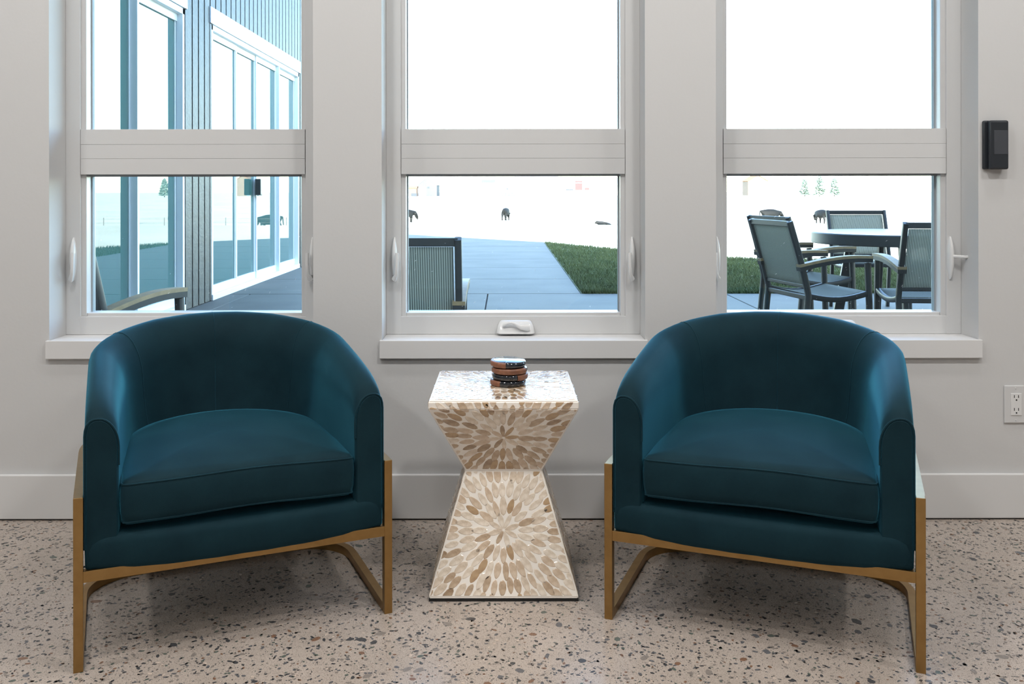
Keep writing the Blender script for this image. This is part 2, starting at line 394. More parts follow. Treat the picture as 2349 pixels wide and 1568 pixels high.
def make_window(idx, x0, x1, label, latches):
    r = thing('window_%d' % idx, label, None, (0, 0, 0), kind='structure')
    zf = .544
    def part(name, boxes, m_, bev=.0012): return obj(name, B(*boxes, bev=bev), m_, r)
    fw, y0 = .046, FY                                 # outer frame width
    part('frame_jamb', [((x0, y0, zf), (x0 + fw, WT - .005, WZ1))], M['vinyl'])
    part('frame_jamb', [((x1 - fw, y0, zf), (x1, WT - .005, WZ1))], M['vinyl'])
    part('frame_bottom', [((x0, y0 + .001, zf), (x1, WT - .005, .601))], M['vinyl'])
    part('frame_head', [((x0, y0 + .001, WZ1 - .055), (x1, WT - .005, WZ1))], M['vinyl'])
    gx0, gx1 = x0 + .061, x1 - .061
    # slim inner bead around both panes, set back
    part('glazing_bead', [((x0 + fw - .004, y0 + .010, .60), (gx0, WT - .02, WZ1 - .05)), ((gx1, y0 + .010, .60), (x1 - fw + .004, WT - .02, WZ1 - .05)),
                          ((gx0, y0 + .014, .595), (gx1, WT - .02, .611)), ((gx0, y0 + .014, WZ1 - .06), (gx1, WT - .02, WZ1 - .045))], M['vinyl'], .002)
    rx0, rx1 = x0 + fw + .0015, x1 - fw - .0015
    for za, zb in ((1.0495, 1.0988), (1.0994, 1.1438), (1.1444, 1.1920)):
        part('mid_rail_board', [((rx0, y0 - .001, za), (rx1, WT - .02, zb))], M['vinyl'], .0005)
    part('rail_core', [((rx0, y0 + .004, 1.052), (rx1, WT - .03, 1.190))], M['gasket'], 0)
    part('gasket', [((gx0, y0 + .03, 1.043), (gx1, y0 + .06, 1.0495))], M['gasket'], .001)
    part('gasket', [((gx0 - .001, y0 + .045, .611), (gx0 + .0035, y0 + .06, 2.19)), ((gx1 - .0035, y0 + .045, .611), (gx1 + .001, y0 + .06, 2.19))], M['gasket'], 0)
    for za, zb in ((.605, 1.052), (1.185, WZ1 - .05)):
        obj('glass_pane', B(((gx0 - .004, y0 + .050, za), (gx1 + .004, y0 + .0505, zb))), M['glass'], r, smooth=None)
    part('window_sill', [((x0 - .006, -.014, .489), (x1 + .006, 0.0, zf)), ((x0, -.002, .50), (x1, WT - .01, zf - .0005))], M['trim'], .0015)
    for xx, sd, op in latches: latch(r, xx, sd, op)
    dr = random.Random(idx); bm = bmesh.new()             # pale specks and scratches stuck to the lower pane
    for k in range((0, 22, 42, 46)[idx]):
        x, z = dr.uniform(gx0 + .01, gx1 - .01), .615 + .30 * dr.random() ** 1.6; a = dr.uniform(.2, 1.2); l, w_ = dr.choice((.002, .0025, .003, .005, .009)), dr.uniform(.0006, .0013)
        ca, sa = cos(a), sin(a); bm.faces.new([bm.verts.new((x + p * l * ca - q * w_ * sa, y0 + .0492, z + p * l * sa + q * w_ * ca)) for p, q in ((-.5, 0), (0, -.5), (.5, 0), (0, .5))])
    tag(obj('glass_specks', bm, M['dust'], r, smooth=None), kind='stuff')
    # crank operator with a folded handle
    xc = (x0 + x1) / 2 + .007
    c = thing('crank', None, None, (xc, FY, .545)); c.parent = r
    bm = bmesh.new(); rings = []
    for zz, hw, dep in ((.0, .058, .034), (.003, .060, .037), (.026, .055, .030), (.036, .050, .022), (.041, .044, .012)):
        rings.append([bm.verts.new(p) for p in ((-hw, 0, zz), (-hw, -dep * .7, zz), (-hw + .010, -dep, zz), (hw - .010, -dep, zz), (hw, -dep * .7, zz), (hw, 0, zz))])
    for r0, r1 in zip(rings, rings[1:]):
        for j in range(5): bm.faces.new((r0[j], r0[j + 1], r1[j + 1], r1[j]))
    bm.faces.new(rings[0]); bm.faces.new(rings[-1])
    obj('crank_base', bm, M['vinyl_gloss'], c, smooth=50, loc=(0, 0, .004))
    bm = bmesh.new(); pts = []
    for i in range(13):
        k = i / 12; pts.append((-.040 + .085 * k, -.036 - .004 * sin(pi * k), .031 + .012 * sin(pi * min(1, k * 1.6)) - .006 * k))
    rings = []
    for i, p in enumerate(pts):
        k = i / 12; hz = .003 + .008 * max(0, (k - .35) / .65) ** 1.0 + .002; hy = .004 + .002 * k
        if i == 12: hz *= .7; hy *= .7
        rings.append([bm.verts.new((p[0], p[1] + hy * cos(a), p[2] + hz * sin(a))) for a in [2 * pi * j / 10 for j in range(10)]])
    for r0, r1 in zip(rings, rings[1:]):
        for j in range(10): bm.faces.new((r0[j], r0[(j + 1) % 10], r1[(j + 1) % 10], r1[j]))
    bm.faces.new(rings[0]); bm.faces.new(rings[-1])
    obj('crank_handle', bm, M['vinyl_gloss'], c, smooth=60)
    return r

LO = .026
make_window(1, WINS[0][0], WINS[0][1], 'white vinyl window looking onto the sliding doors', [(WINS[0][0] + LO, 1, False), (WINS[0][1] - LO + .003, -1, False)])
make_window(2, WINS[1][0], WINS[1][1], 'white vinyl window behind the side table', [(WINS[1][0] + LO, 1, False), (WINS[1][1] - LO, -1, False)])
make_window(3, WINS[2][0], WINS[2][1], 'white vinyl window looking onto the patio table', [(WINS[2][0] + LO, -1, False), (WINS[2][1] - LO - .010, 1, True)])

# ------------------------------------------------------------------ tub chairs
def tub_chair(label, loc, rz, cush_lift=0.0):
    r = thing('tub_chair', label, 'armchair', loc, rz, 'teal velvet tub chairs')
    # local frame: +x right seen from the front, +y towards the back, front legs on y = 0
    A, V0, BK = .320, .36, .315
    def upath(a, v0, b, n=28, vs=(0, .004, .012, .025, .05, .09, .14, .2, .26, .31), v_start=0):
        P = []
        for v in vs: P.append((a, v_start + v * (v0 - v_start) / .36, 1, 0))
        for i in range(n + 1):
            th = pi * i / n; x, y = a * cos(th), v0 + b * sin(th); nx, ny = cos(th) / a, sin(th) / b; l = math.hypot(nx, ny)
            P.append((x, y, nx / l, ny / l))
        for v in reversed(vs): P.append((-a, v_start + v * (v0 - v_start) / .36, -1, 0))
        return P
    P = upath(A, V0, BK)
    arc = [0]
    for p, q in zip(P, P[1:]): arc.append(arc[-1] + math.hypot(q[0] - p[0], q[1] - p[1]))
    tot = arc[-1]
    ZT = [(0, .520), (.012, .534), (.03, .545), (.06, .556), (.1, .566), (.2, .582), (.3, .595), (.4, .606), (.55, .627), (.68, .642), (.78, .648), (.9, .650)]
    TH = [(0, .066), (.1, .071), (.3, .084), (.5, .094), (.85, .095)]
    DR = [(0, .062), (.12, .09), (.3, .125), (.5, .14), (.7, .11), (.85, .085)]
    ZB = .206
    def prof(q):
        zt = interp(q, ZT); th = interp(q, TH); dr = interp(q, DR)
        pr = [(.006, ZB), (.001, ZB + .006), (0, .25), (0, .35), (0, .45), (0, zt - .034), (.001, zt - .022), (.004, zt - .011), (.010, zt - .004), (.017, zt - .0005), (.026, zt)]
        for k in range(1, 9):
            a = pi / 2 * k / 8; pr.append((.026 + (th - .026) * sin(a), zt - dr + dr * cos(a)))
        lean = .02 * min(1, q / .5)
        pr += [(th + lean * .35, .42), (th + lean, .35), (th + lean, .27), (th + lean, ZB)]
        return pr
    bm = bmesh.new(); rings = []
    for i, (x, y, nx, ny) in enumerate(P):
        q = min(arc[i], tot - arc[i])
        rings.append([bm.verts.new((x - nx * o_, y - ny * o_, z)) for o_, z in prof(q)])
    m_ = len(rings[0])
    for r0, r1 in zip(rings, rings[1:]):
        for j in range(m_): bm.faces.new((r0[j], r0[(j + 1) % m_], r1[(j + 1) % m_], r1[j]))
    for ring, sd in ((rings[0], 1), (rings[-1], -1)):   # slightly padded arm fronts
        cx = sum(v.co.x for v in ring) / m_; cz = sum(v.co.z for v in ring) / m_
        inn = [bm.verts.new((cx + (v.co.x - cx) * .86, -.006, cz + (v.co.z - cz) * .965)) for v in ring]
        for j in range(m_): bm.faces.new((ring[j], ring[(j + 1) % m_], inn[(j + 1) % m_], inn[j]))
        bm.faces.new(inn)
    shell = obj('shell', bm, M['velvet'], r, smooth=50)
    # welt around each arm front, and the seams of the back
    for sd in (1, -1):
        pts = [(sd * (A - o_), -.0025, z) for o_, z in prof(0)[2:-3]]
        bm = bmesh.new(); tube(bm, pts, .0026, 6, up=Vector((0, 1, 0))); obj('welt', bm, M['velvet'], shell, smooth=80)
    def seam(idx, j0, j1, r_):
        x, y, nx, ny = P[idx]; q = min(arc[idx], tot - arc[idx]); pr = prof(q)[j0:j1]
        bm = bmesh.new(); tube(bm, [(x - nx * (o_ + .0002), y - ny * (o_ + .0002), z) for o_, z in pr], r_, 6, up=Vector((nx, ny, 0)))
        obj('seam', bm, M['velvet'], shell, smooth=80)
    mid = len(P) // 2
    seam(mid, 5, -2, .0008); seam(mid - 9, 5, -2, .0012); seam(mid + 9, 5, -2, .0012)
    # front rail, sagging a little over the brass bar
    bm = bmesh.new(); rings = []; N = 24
    for i in range(N + 1):
        u = -.317 + .634 * i / N; k = 1 - abs(u / .317) ** 3; k2 = 1 - (u / .317) ** 2; e = min(1, (.317 - abs(u)) / .012); e = .94 + .06 * sqrt(max(0, e))
        top = .279 - .006 * k; bot = .2045 - .0125 * k + .0004 * sin(i * 1.7); fr = -.006 - .009 * k
        pts = [(.06, top), (.012, top + .001), (fr + .010, top), (fr + .003, top - .006), (fr, top - .018), (fr - .001, (top + bot) / 2), (fr, bot + .016), (fr + .003, bot + .006), (fr + .010, bot), (.06, bot)]
        cz = (top + bot) / 2
        rings.append([bm.verts.new((u, .02 + (v - .02) * (1 if v > .02 else e), cz + (z - cz) * e)) for v, z in pts])
    for r0, r1 in zip(rings, rings[1:]):
        for j in range(10): bm.faces.new((r0[j], r0[(j + 1) % 10], r1[(j + 1) % 10], r1[j]))
    bm.faces.new(rings[0]); bm.faces.new(rings[-1])
    obj('front_rail', bm, M['velvet'], r, smooth=60)
    # deck under the cushion
    inner = [(x - nx * .07, y - ny * .07) for x, y, nx, ny in P if y > .03]
    bm = bmesh.new(); prism(bm, [(.25, .03)] + inner + [(-.25, .03)], .212, .268); obj('seat_deck', bm, M['velvet'], r)
    # cushion
    a, v0, b_ = .250, .30, .262
    out = []
    nf = 20
    for i in range(nf): out.append((-a + .012 + (2 * a - .024) * i / (nf - 1), -.010))
    out.append((a - .003, -.006)); out.append((a, .006))
    for v in (.04, .08, .12, .17, .22, .27): out.append((a, v))
    for i in range(31):
        th = pi * i / 30; out.append((a * cos(th), v0 + b_ * sin(th)))
    for v in (.27, .22, .17, .12, .08, .04): out.append((-a, v))
    out.append((-a, .006)); out.append((-a + .003, -.006))
    cx, cy = 0, .24
    def ring(bm, sc, z, fz=0.0, ins=0.0):
        R = []
        for (x, y) in out:
            dx, dy = x - cx, y - cy; l = math.hypot(dx, dy); m = max(0, 1 - sc) ** .6; k = sc * ((1 - m) + m * .26 / l) - ins / l
            wav = .0025 * sin(x * 14 + 1.0) * (1 - (x / a) ** 2) * max(0, 1 - (y + .012) / .03) * max(0, sc * 6 - 5)
            R.append(bm.verts.new((cx + dx * k, cy + dy * k, z + fz * max(0, 1 - (x / a) ** 2) + wav + cush_lift * .3)))
        return R
    bm = bmesh.new(); rings = [ring(bm, 1, .288, .004, .026), ring(bm, 1, .291, .003, .010), ring(bm, 1, .297, .002, .002), ring(bm, 1, .315, 0, -.002), ring(bm, 1, .345, 0, -.004), ring(bm, 1, .368, .002, -.002),
             ring(bm, 1, .377, .003, .001), ring(bm, 1, .384, .004, .008)]
    for k in range(1, 12):
        s = 1 - k / 12; rings.append(ring(bm, s * .965, .386 + .030 * (1 - s ** 2.2), .003 * s))
    n = len(out)
    for r0, r1 in zip(rings, rings[1:]):
        for j in range(n): bm.faces.new((r0[j], r0[(j + 1) % n], r1[(j + 1) % n], r1[j]))
    bm.faces.new(list(reversed(rings[0]))); bm.faces.new(rings[-1])
    pip_t = [v.co.copy() for v in rings[6]]; pip_b = [v.co.copy() for v in rings[2]]
    cu = obj('seat_cushion', bm, M['velvet'], r, smooth=70)
    for pp in (pip_t, pip_b):
        bm = bmesh.new(); tube(bm, pp, .0019, 6, closed=True); obj('piping', bm, M['velvet'], cu, smooth=80)
    # brass frame
    LU = .332
    for sd in (1, -1):
        obj('leg', B(((sd * LU - .0095, -.0095, 0), (sd * LU + .0095, .0105, .362)), bev=.0012), M['brass'], r)
    obj('cross_bar', B(((-LU + .009, -.0088, .184), (LU - .009, .0098, .2075)), bev=.001), M['brass'], r)
    pb = upath(LU, .36, .335, n=36, vs=(.0105, .1, .2, .3))
    RR, BV = .13, .47
    side = [(LU, v) for v in (.0105, .1, .2, BV - RR - .02)] + [(LU - RR + RR * cos(t), BV - RR + RR * sin(t)) for t in [pi / 2 * i / 12 for i in range(13)]]
    side += [(x, BV + .012 * (1 - (x / (LU - RR)) ** 2)) for x in (.15, .1, .05)]
    pbase = side + [(0, BV + .012)] + [(-x, y) for x, y in reversed(side)]
    bm = bmesh.new(); sweep(bm, [(x, y, 0) for x, y in pbase], rect(.019, .022)); obj('base_rail', bm, M['brass'], r)
    bm = bmesh.new(); sweep(bm, [(x, y, .343) for x, y, _, _ in pb], rect(.019, .0185)); obj('side_rail', bm, M['brass'], r)
    return r
def chair_from_feet(lf, rf):
    (x0, d0), (x1, d1) = lf, rf
    return ((x0 + x1) / 2, (d0 + d1) / 2 - CAM_D, 0), atan2(d1 - d0, x1 - x0)
l1, a1 = chair_from_feet((-.8915, 1.906), (-.281, 2.170))
tub_chair('teal velvet tub chair on a brass frame left of the shell table', l1, a1)
l2, a2 = chair_from_feet((.2434, 2.139), (.858, 1.901))
tub_chair('teal velvet tub chair on a brass frame right of the shell table', l2, a2, .01)

# ------------------------------------------------------------------ shell side table
TX, TY = -.006, 2.407 - CAM_D
TH_, TW_, ZW, ZT_ = .182, .097, .293, .489
tbl = thing('side_table', 'hourglass side table inlaid with cream and brown shell petals', 'side table', (TX, TY, 0))
bm = bmesh.new(); LV = [(.006, TH_ - .001), (.010, TH_), (ZW, TW_), (ZT_ - .022, TH_ + .001), (ZT_ - .004, TH_ + .001), (ZT_, TH_ - .003)]
rings = []
for z, h in LV: rings.append([bm.verts.new((sx * h, sy * h, z)) for sx, sy in ((-1, -1), (1, -1), (1, 1), (-1, 1))])
for r0, r1 in zip(rings, rings[1:]):
    for j in range(4): bm.faces.new((r0[j], r0[(j + 1) % 4], r1[(j + 1) % 4], r1[j]))
bm.faces.new(rings[0]); bm.faces.new(rings[-1])
bmesh.ops.bevel(bm, geom=list(bm.edges), offset=.0022, segments=2, affect='EDGES')
obj('table_body', bm, M['grout'], tbl, smooth=14)
obj('plinth', B(((-TH_, -TH_, 0), (TH_, TH_, .0062))), M['plinth'], tbl)

def clip_poly(poly, tri):
    out = poly
    for i in range(len(tri)):
        (ax, ay), (bx, by) = tri[i], tri[(i + 1) % len(tri)]; inp, out = out, []
        if not inp: return []
        side = lambda p: (bx - ax) * (p[1] - ay) - (by - ay) * (p[0] - ax)
        for k in range(len(inp)):
            p, q = inp[k], inp[(k + 1) % len(inp)]; sp, sq = side(p), side(q)
            if sp >= 0: out.append(p)
            if (sp >= 0) != (sq >= 0):
                t_ = sp / (sp - sq); out.append((p[0] + (q[0] - p[0]) * t_, p[1] + (q[1] - p[1]) * t_))
    return out
def area(p): return abs(sum(p[i][0] * p[(i + 1) % len(p)][1] - p[(i + 1) % len(p)][0] * p[i][1] for i in range(len(p)))) / 2
def petals(poly, cx, cy):
    """leaf shapes radiating from (cx, cy), clipped to a face outline"""
    res = []; rmax = max(math.hypot(x - cx, y - cy) for x, y in poly); r0 = .002; k = 0
    while r0 < rmax:
        L = .046 if k else .040
        L *= random.uniform(.96, 1.04); rm = r0 + L * .56
        n = max(7, int(round(2 * pi * rm / .0195))); ph = random.uniform(0, 1)
        wid = 2 * pi * rm / n * .93
        for i in range(n):
            a = 2 * pi * (i + ph + random.uniform(-.10, .10)) / n; ll = L * random.uniform(.84, 1.10); rs = r0 + random.uniform(-.005, .005) * (k > 0)
            if rs < .001: rs = .001
            ww = wid * random.uniform(.84, 1.08); bend = random.uniform(-.10, .10)
            pts = []
            for s_ in (1, -1):
                for q in ((.0, .10, .3, .55, .8, .93) if s_ > 0 else (1.0, .93, .8, .55, .3, .10)):
                    wq = (sin(pi * q ** .85) ** .60 if 0 < q < 1 else 0) * ww / 2
                    if k == 0: wq *= (.5 + .5 * q)
                    pts.append((rs + ll * q, s_ * wq + bend * ll * (q * q - q) * 1.0))
            ca, sa = cos(a), sin(a); pl = [(cx + p * ca - q * sa, cy + p * sa + q * ca) for p, q in pts]
            pl.reverse()
            full = pl; pl = clip_poly(pl, poly)
            if len(pl) >= 3 and area(pl) > 2.2e-5: res.append(pl)
        r0 += L * .83; k += 1
    return res
def ccw(p):
    s = sum(p[i][0] * p[(i + 1) % len(p)][1] - p[(i + 1) % len(p)][0] * p[i][1] for i in range(len(p)))
    return p if s > 0 else list(reversed(p))
def petal_geo(bm, pl, h=.0009):
    cx = sum(p[0] for p in pl) / len(pl); cy = sum(p[1] for p in pl) / len(pl)
    a = [bm.verts.new((x, y, -.0002)) for x, y in pl]; b_ = [bm.verts.new((cx + (x - cx) * .88, cy + (y - cy) * .88, h)) for x, y in pl]
    n = len(pl); f = [bm.faces.new(b_)]
    for i in range(n): f.append(bm.faces.new((a[i], a[(i + 1) % n], b_[(i + 1) % n], b_[i])))
    return f
def face_frame(z0, h0, z1, h1, ang):
    """matrix of a sloping face: x along the face, y up the slope, z outwards; origin bottom centre"""
    sl = math.hypot(z1 - z0, h1 - h0); up = Vector((0, -(h1 - h0) / sl, (z1 - z0) / sl)); xa = Vector((1, 0, 0)); n = xa.cross(up)
    Mx = Matrix(((xa.x, up.x, n.x, 0), (xa.y, up.y, n.y, -h0), (xa.z, up.z, n.z, z0), (0, 0, 0, 1)))
    return Matrix.Rotation(ang, 4, 'Z') @ Mx, sl
EDGE = .0035
faces = []
for ang in (0, pi / 2, pi, -pi / 2):
    Mx, sl = face_frame(.010, TH_, ZW, TW_, ang); faces.append((Mx, ccw([(-TH_ + EDGE, EDGE), (TH_ - EDGE, EDGE), (TW_ - EDGE, sl - EDGE), (-TW_ + EDGE, sl - EDGE)]), (0, sl * .52), ang == 0))
    Mx, sl = face_frame(ZW, TW_, ZT_ - .022, TH_ + .001, ang); faces.append((Mx, ccw([(-TW_ + EDGE, EDGE), (TW_ - EDGE, EDGE), (TH_ - EDGE, sl - .001), (-TH_ + EDGE, sl - .001)]), (0, sl * .54), ang == 0))
    Mx, sl = face_frame(ZT_ - .022, TH_ + .001, ZT_ - .002, TH_ + .001, ang); faces.append((Mx, ccw([(-TH_ + .003, .0), (TH_ - .003, .0), (TH_ - .003, sl - .003), (-TH_ + .003, sl - .003)]), (0, -.14), ang == 0))
faces.append((Matrix.Translation((0, 0, ZT_)), ccw([(-TH_ + .006, -TH_ + .006), (TH_ - .006, -TH_ + .006), (TH_ - .006, TH_ - .006), (-TH_ + .006, TH_ - .006)]), (0, 0), True))
stuff = bmesh.new(); n_petal = 0
def add_stuff(Mx, pl):
    t_ = bmesh.new(); petal_geo(t_, pl); t_.transform(Mx); k = random.randrange(6)
    for f in t_.faces: f.material_index = k
    tm = bpy.data.meshes.new('tmp'); t_.to_mesh(tm); t_.free(); stuff.from_mesh(tm); bpy.data.meshes.remove(tm)
for Mx, poly, (cx, cy), single in faces:
    pls = petals(poly, cx, cy)
    if single: pls.sort(key=lambda p: sum(q[1] for q in p) / len(p) if Mx.translation.z > .4 else 0)
    lower = Mx.translation.z < .1
    for pl in pls:
        if single and n_petal < 300:
            gx = sum(p[0] for p in pl) / len(pl); gy = sum(p[1] for p in pl) / len(pl)
            bm = bmesh.new(); petal_geo(bm, [(x - gx, y - gy) for x, y in pl])
            wts = (7, 3, 8, 1, 1.2, 7) if lower else (7, 6, 4, 3, 4, 2)  # paler shells on the lower face: its stronger light put into the colours
            o = obj('shell_petal', bm, SH[random.choices(range(6), wts)[0]], tbl, smooth=None)
            o.matrix_local = Mx @ Matrix.Translation((gx, gy, 0)); n_petal += 1
        else: add_stuff(Mx, pl)
me = mesh_from(stuff, 'shell_petals_rest', None)
for s_ in SH: me.materials.append(s_)
tag(obj('shell_inlay', me, parent=tbl), kind='stuff')

# ------------------------------------------------------------------ coasters on the table
def disc(bm, rfun, ri, z, a0, a1, rd, n=56):
    """ring or full disc between two angles; rfun(a) is the outer radius"""
    k = max(3, int(n * (a1 - a0) / (2 * pi))); rows = []; full = a1 - a0 > 2 * pi - 1e-6
    for i in range(k + (0 if full else 1)):
        a = a0 + (a1 - a0) * i / k; r = rfun(a)
        prof = [(ri, 0), (r - rd * .9, 0), (r - rd * .3, rd * .35), (r, rd), (r, z - rd), (r - rd * .3, z - rd * .35), (r - rd * .9, z), (ri, z)]
        rows.append([bm.verts.new((p * cos(a), p * sin(a), q)) for p, q in prof])
    m = len(rows[0])
    for i in range(len(rows) if full else len(rows) - 1):
        r0, r1 = rows[i], rows[(i + 1) % len(rows)]
        for j in range(m - (1 if ri == 0 else 0)): bm.faces.new((r0[j], r0[(j + 1) % m], r1[(j + 1) % m], r1[j]))
    if not full: bm.faces.new(rows[0]); bm.faces.new(rows[-1])
    bmesh.ops.remove_doubles(bm, verts=bm.verts, dist=1e-6); return bm
CO = [('bottom coaster of the stack, black stone with a brown wood piece at its left', -.0015, .002, (radians(190), radians(243))),
      ('second coaster from the bottom, black stone with a brown wood piece at its right', .0035, .0, (radians(296), radians(368))),
      ('third coaster from the bottom, mostly brown wood along the front edge', .003, -.001, (radians(176), radians(336))),
      ('top coaster of the stack with a shiny black marble face', -.001, .001, (radians(150), radians(262)))]
zc = ZT_ + .001
for lb, dx, dy, (w0, w1) in CO:
    c = thing('coaster', lb, 'coaster', (TX + .013 + dx, TY - .005 + dy, zc), group='coasters stacked on the shell table')
    h = .0155
    inside = lambda a: ((a - w0) % (2 * pi)) < (w1 - w0)
    bm = bmesh.new(); disc(bm, lambda a: .0425 if inside(a) else .047, 0, h, 0, 2 * pi, .005, 180); obj('stone', bm, M['stone_black'], c, smooth=50)
    bm = bmesh.new(); disc(bm, lambda a: .0473, .0405, h - .0009, w0, w1, .004); obj('wood_inset', bm, M['wood_rose'], c, smooth=50, loc=(0, 0, .0003))
    if lb.startswith('top'): c.rotation_euler = (radians(1.6), radians(1.0), 0); c.location.z += .001
    zc += h + .0006

# ------------------------------------------------------------------ wall reader and outlet
rd = thing('card_reader', 'black wall card reader with a grey panel right of the windows', 'card reader', (1.482, 0, 1.134))
obj('back_plate', B(((-.0345, -.012, -.074), (.031, 0, .074)), bev=.005, seg=3), M['black_plastic'], rd)
obj('front_cover', B(((-.0235, -.030, -.0745), (.0335, -.010, .0735)), bev=.006, seg=3), M['black_plastic'], rd)
obj('display', B(((-.012, -.0308, -.029), (.029, -.0295, .043)), bev=.0005), M['screen'], rd)
ol = thing('wall_outlet', 'white duplex power outlet low on the wall at right', 'outlet', (1.549, 0, .347))
obj('cover_plate', B(((-.035, -.0055, -.057), (.035, 0, .057)), bev=.0035, seg=3), M['vinyl'], ol)
dv = obj('receptacle', B(((-.0165, -.0075, -.0335), (.0165, -.004, .0335)), bev=.0012), M['vinyl_gloss'], ol)
for zz in (.019, -.020):
    for xx in (-.0063, .0063): obj('slot', B(((xx - .0011, -.0077, zz + .001), (xx + .0011, -.0070, zz + .0095))), M['slot'], dv, smooth=None)
    bm = bmesh.new(); bmesh.ops.create_cone(bm, cap_ends=True, segments=14, radius1=.0024, radius2=.0024, depth=.0007)
    obj('ground_hole', bm, M['slot'], dv, loc=(0, -.0075, zz - .0055), rot=(pi / 2, 0, 0))
for zz in (.0485, -.0485):
    bm = bmesh.new(); bmesh.ops.create_cone(bm, cap_ends=True, segments=12, radius1=.0028, radius2=.0024, depth=.001)
    obj('screw', bm, M['vinyl'], ol, loc=(0, -.0058, zz), rot=(pi / 2, 0, 0))

# ------------------------------------------------------------------ outside: ground
PZ = -.08
patio = tag(thing('patio', 'grey concrete patio outside the windows', None, (0, 0, 0)), kind='structure')
XJ = [-9, -2.655, -.187, 2.28, 4.75, 7.2, 9.7]; JW = .006
for a, b_ in zip(XJ, XJ[1:]):
    obj('concrete_slab', B(((a + JW, WT + .02, PZ - .12), (b_ - JW, 6.72, PZ)), bev=.006), M['concrete_slab'], patio)
ys = [6.732, 8.3, 9.9, 11.5, 13.1, 14.7, ]
for a, b_ in zip(ys, ys[1:]): obj('concrete_slab', B(((-2.9, a + JW, PZ - .12), (.78, b_ - JW, PZ)), bev=.006), M['concrete_slab'], patio)
bm = bmesh.new(); prism(bm, [(-2.9, 14.706), (.78, 14.706), (.78, 16.1), (-2.9, 19.9)], PZ - .12, PZ); obj('concrete_slab', bm, M['concrete_slab'], patio, smooth=None)  # slanted end stands in for the shadow edge; sunlit concrete beyond is left out
obj('joint_bed', B(((-9, WT, PZ - .14), (9.7, 6.73, PZ - .03)), ((-2.9, 6.73, PZ - .14), (.775, 16.0, PZ - .03))), M['joint'], patio, smooth=None)
def ground_z(x, y):
    base = PZ - .015
    if y < 24.5: return base
    k = min(1, (y - 24.5) / 30); k = k * k * (3 - 2 * k); return base + (-2.3 - base) * k
bm = bmesh.new(); yy = [6.72, 8, 10, 12, 14, 16, 18, 20, 23, 26, 30, 35, 40, 48, 60, 100, 200, 400, 700, 1200]; xx_ = [-900, -300, -100, -40, -20, -9, -2.9, .78, 4, 8, 12, 20, 40, 100, 300, 900]
gv = [[bm.verts.new((x, y, ground_z(x, y) - (.03 if y < 6.8 else 0) - (.06 if (-2.95 < x < .785 and y <= 20) else 0))) for x in xx_] for y in yy]
for j in range(len(yy) - 1):
    for i in range(len(xx_) - 1): bm.faces.new((gv[j][i], gv[j][i + 1], gv[j + 1][i + 1], gv[j + 1][i]))
tag(obj('pasture', bm, M['field'], smooth=180), 'pale sunlit winter pasture stretching beyond the lawn', kind='structure')
SHADE_EDGE = [(.786, 16.1), (2.02, 13.8), (3.4, 11.7), (6.5, 10.6), (14, 10.2)]  # far lawn edge drawn along the cast shadow; the sunlit grass is left out
bm = bmesh.new(); prism(bm, [(.786, 6.735), (14, 6.735)] + list(reversed(SHADE_EDGE)), PZ - .06, PZ - .005); tag(obj('lawn', bm, M['lawn_soil'], smooth=None), 'green lawn bed beside the concrete path, cut off where the shade ends', kind='structure')
NG = 150000
gy = 6.75 + 9.4 * rng.random(NG) ** 1.4; gx = .80 + rng.random(NG) * (gy + CAM_D) * .62; keep = gy < np.interp(gx, [p[0] for p in SHADE_EDGE], [p[1] for p in SHADE_EDGE]) - .02; gx, gy = gx[keep], gy[keep]; NG = len(gx); hh = rng.uniform(.03, .065, NG); an = rng.uniform(0, 2 * pi, NG); lx = rng.normal(0, .022, NG); ly = rng.normal(0, .022, NG)
clump = .6 + .4 * np.sin(gx * 5.1 + np.sin(gy * 3.3) * 1.5) * np.sin(gy * 4.3 + gx * 1.7); hh *= .65 + .5 * clump
z0 = PZ - .006; wd = .006
va = np.stack([gx - wd * np.cos(an), gy - wd * np.sin(an), np.full(NG, z0)], 1); vb = np.stack([gx + wd * np.cos(an), gy + wd * np.sin(an), np.full(NG, z0)], 1); vc = np.stack([gx + lx, gy + ly, z0 + hh], 1)
vall = np.empty((NG * 3, 3)); vall[0::3] = va; vall[1::3] = vb; vall[2::3] = vc
me = bpy.data.meshes.new('grass'); me.vertices.add(NG * 3); me.vertices.foreach_set('co', vall.ravel()); me.loops.add(NG * 3); me.loops.foreach_set('vertex_index', np.arange(NG * 3))
me.polygons.add(NG); me.polygons.foreach_set('loop_start', np.arange(0, NG * 3, 3)); me.update(); me.materials.append(GRASS)
tag(obj('grass', me), 'short green lawn grass beside the concrete path', 'grass', kind='stuff')

# unseen roof mass above the room, outline and overhang shaped to shade the patio
bm = bmesh.new(); prof_ = [(-16, RZ + .2), (-16, 5.2), (-7.5, 9.0), (-3.4, 7.25), (0, 5.7), (2.84, 3.85), (9, 3.6), (9, RZ + .2)]
a = [bm.verts.new((x, 2.0, z)) for x, z in prof_]; c = [bm.verts.new((x, RY - 1, z)) for x, z in prof_]; n = len(prof_)
bm.faces.new(a); bm.faces.new(list(reversed(c)))
for i in range(n): bm.faces.new((a[i], a[(i + 1) % n], c[(i + 1) % n], c[i]))
tag(obj('roof', bm, M['roofing'], smooth=None), 'unseen gabled roof mass above the room, shaped to shade the patio', kind='structure')
bm = B(((-16, .02, -.1), (-RX - .15, WT, RZ + .2)), ((RX + .15, .02, -.1), (9, WT, RZ + .2))); tag(obj('wall_outside', bm, M['cladding'], smooth=None), 'dark outer wall beside the room', kind='structure')

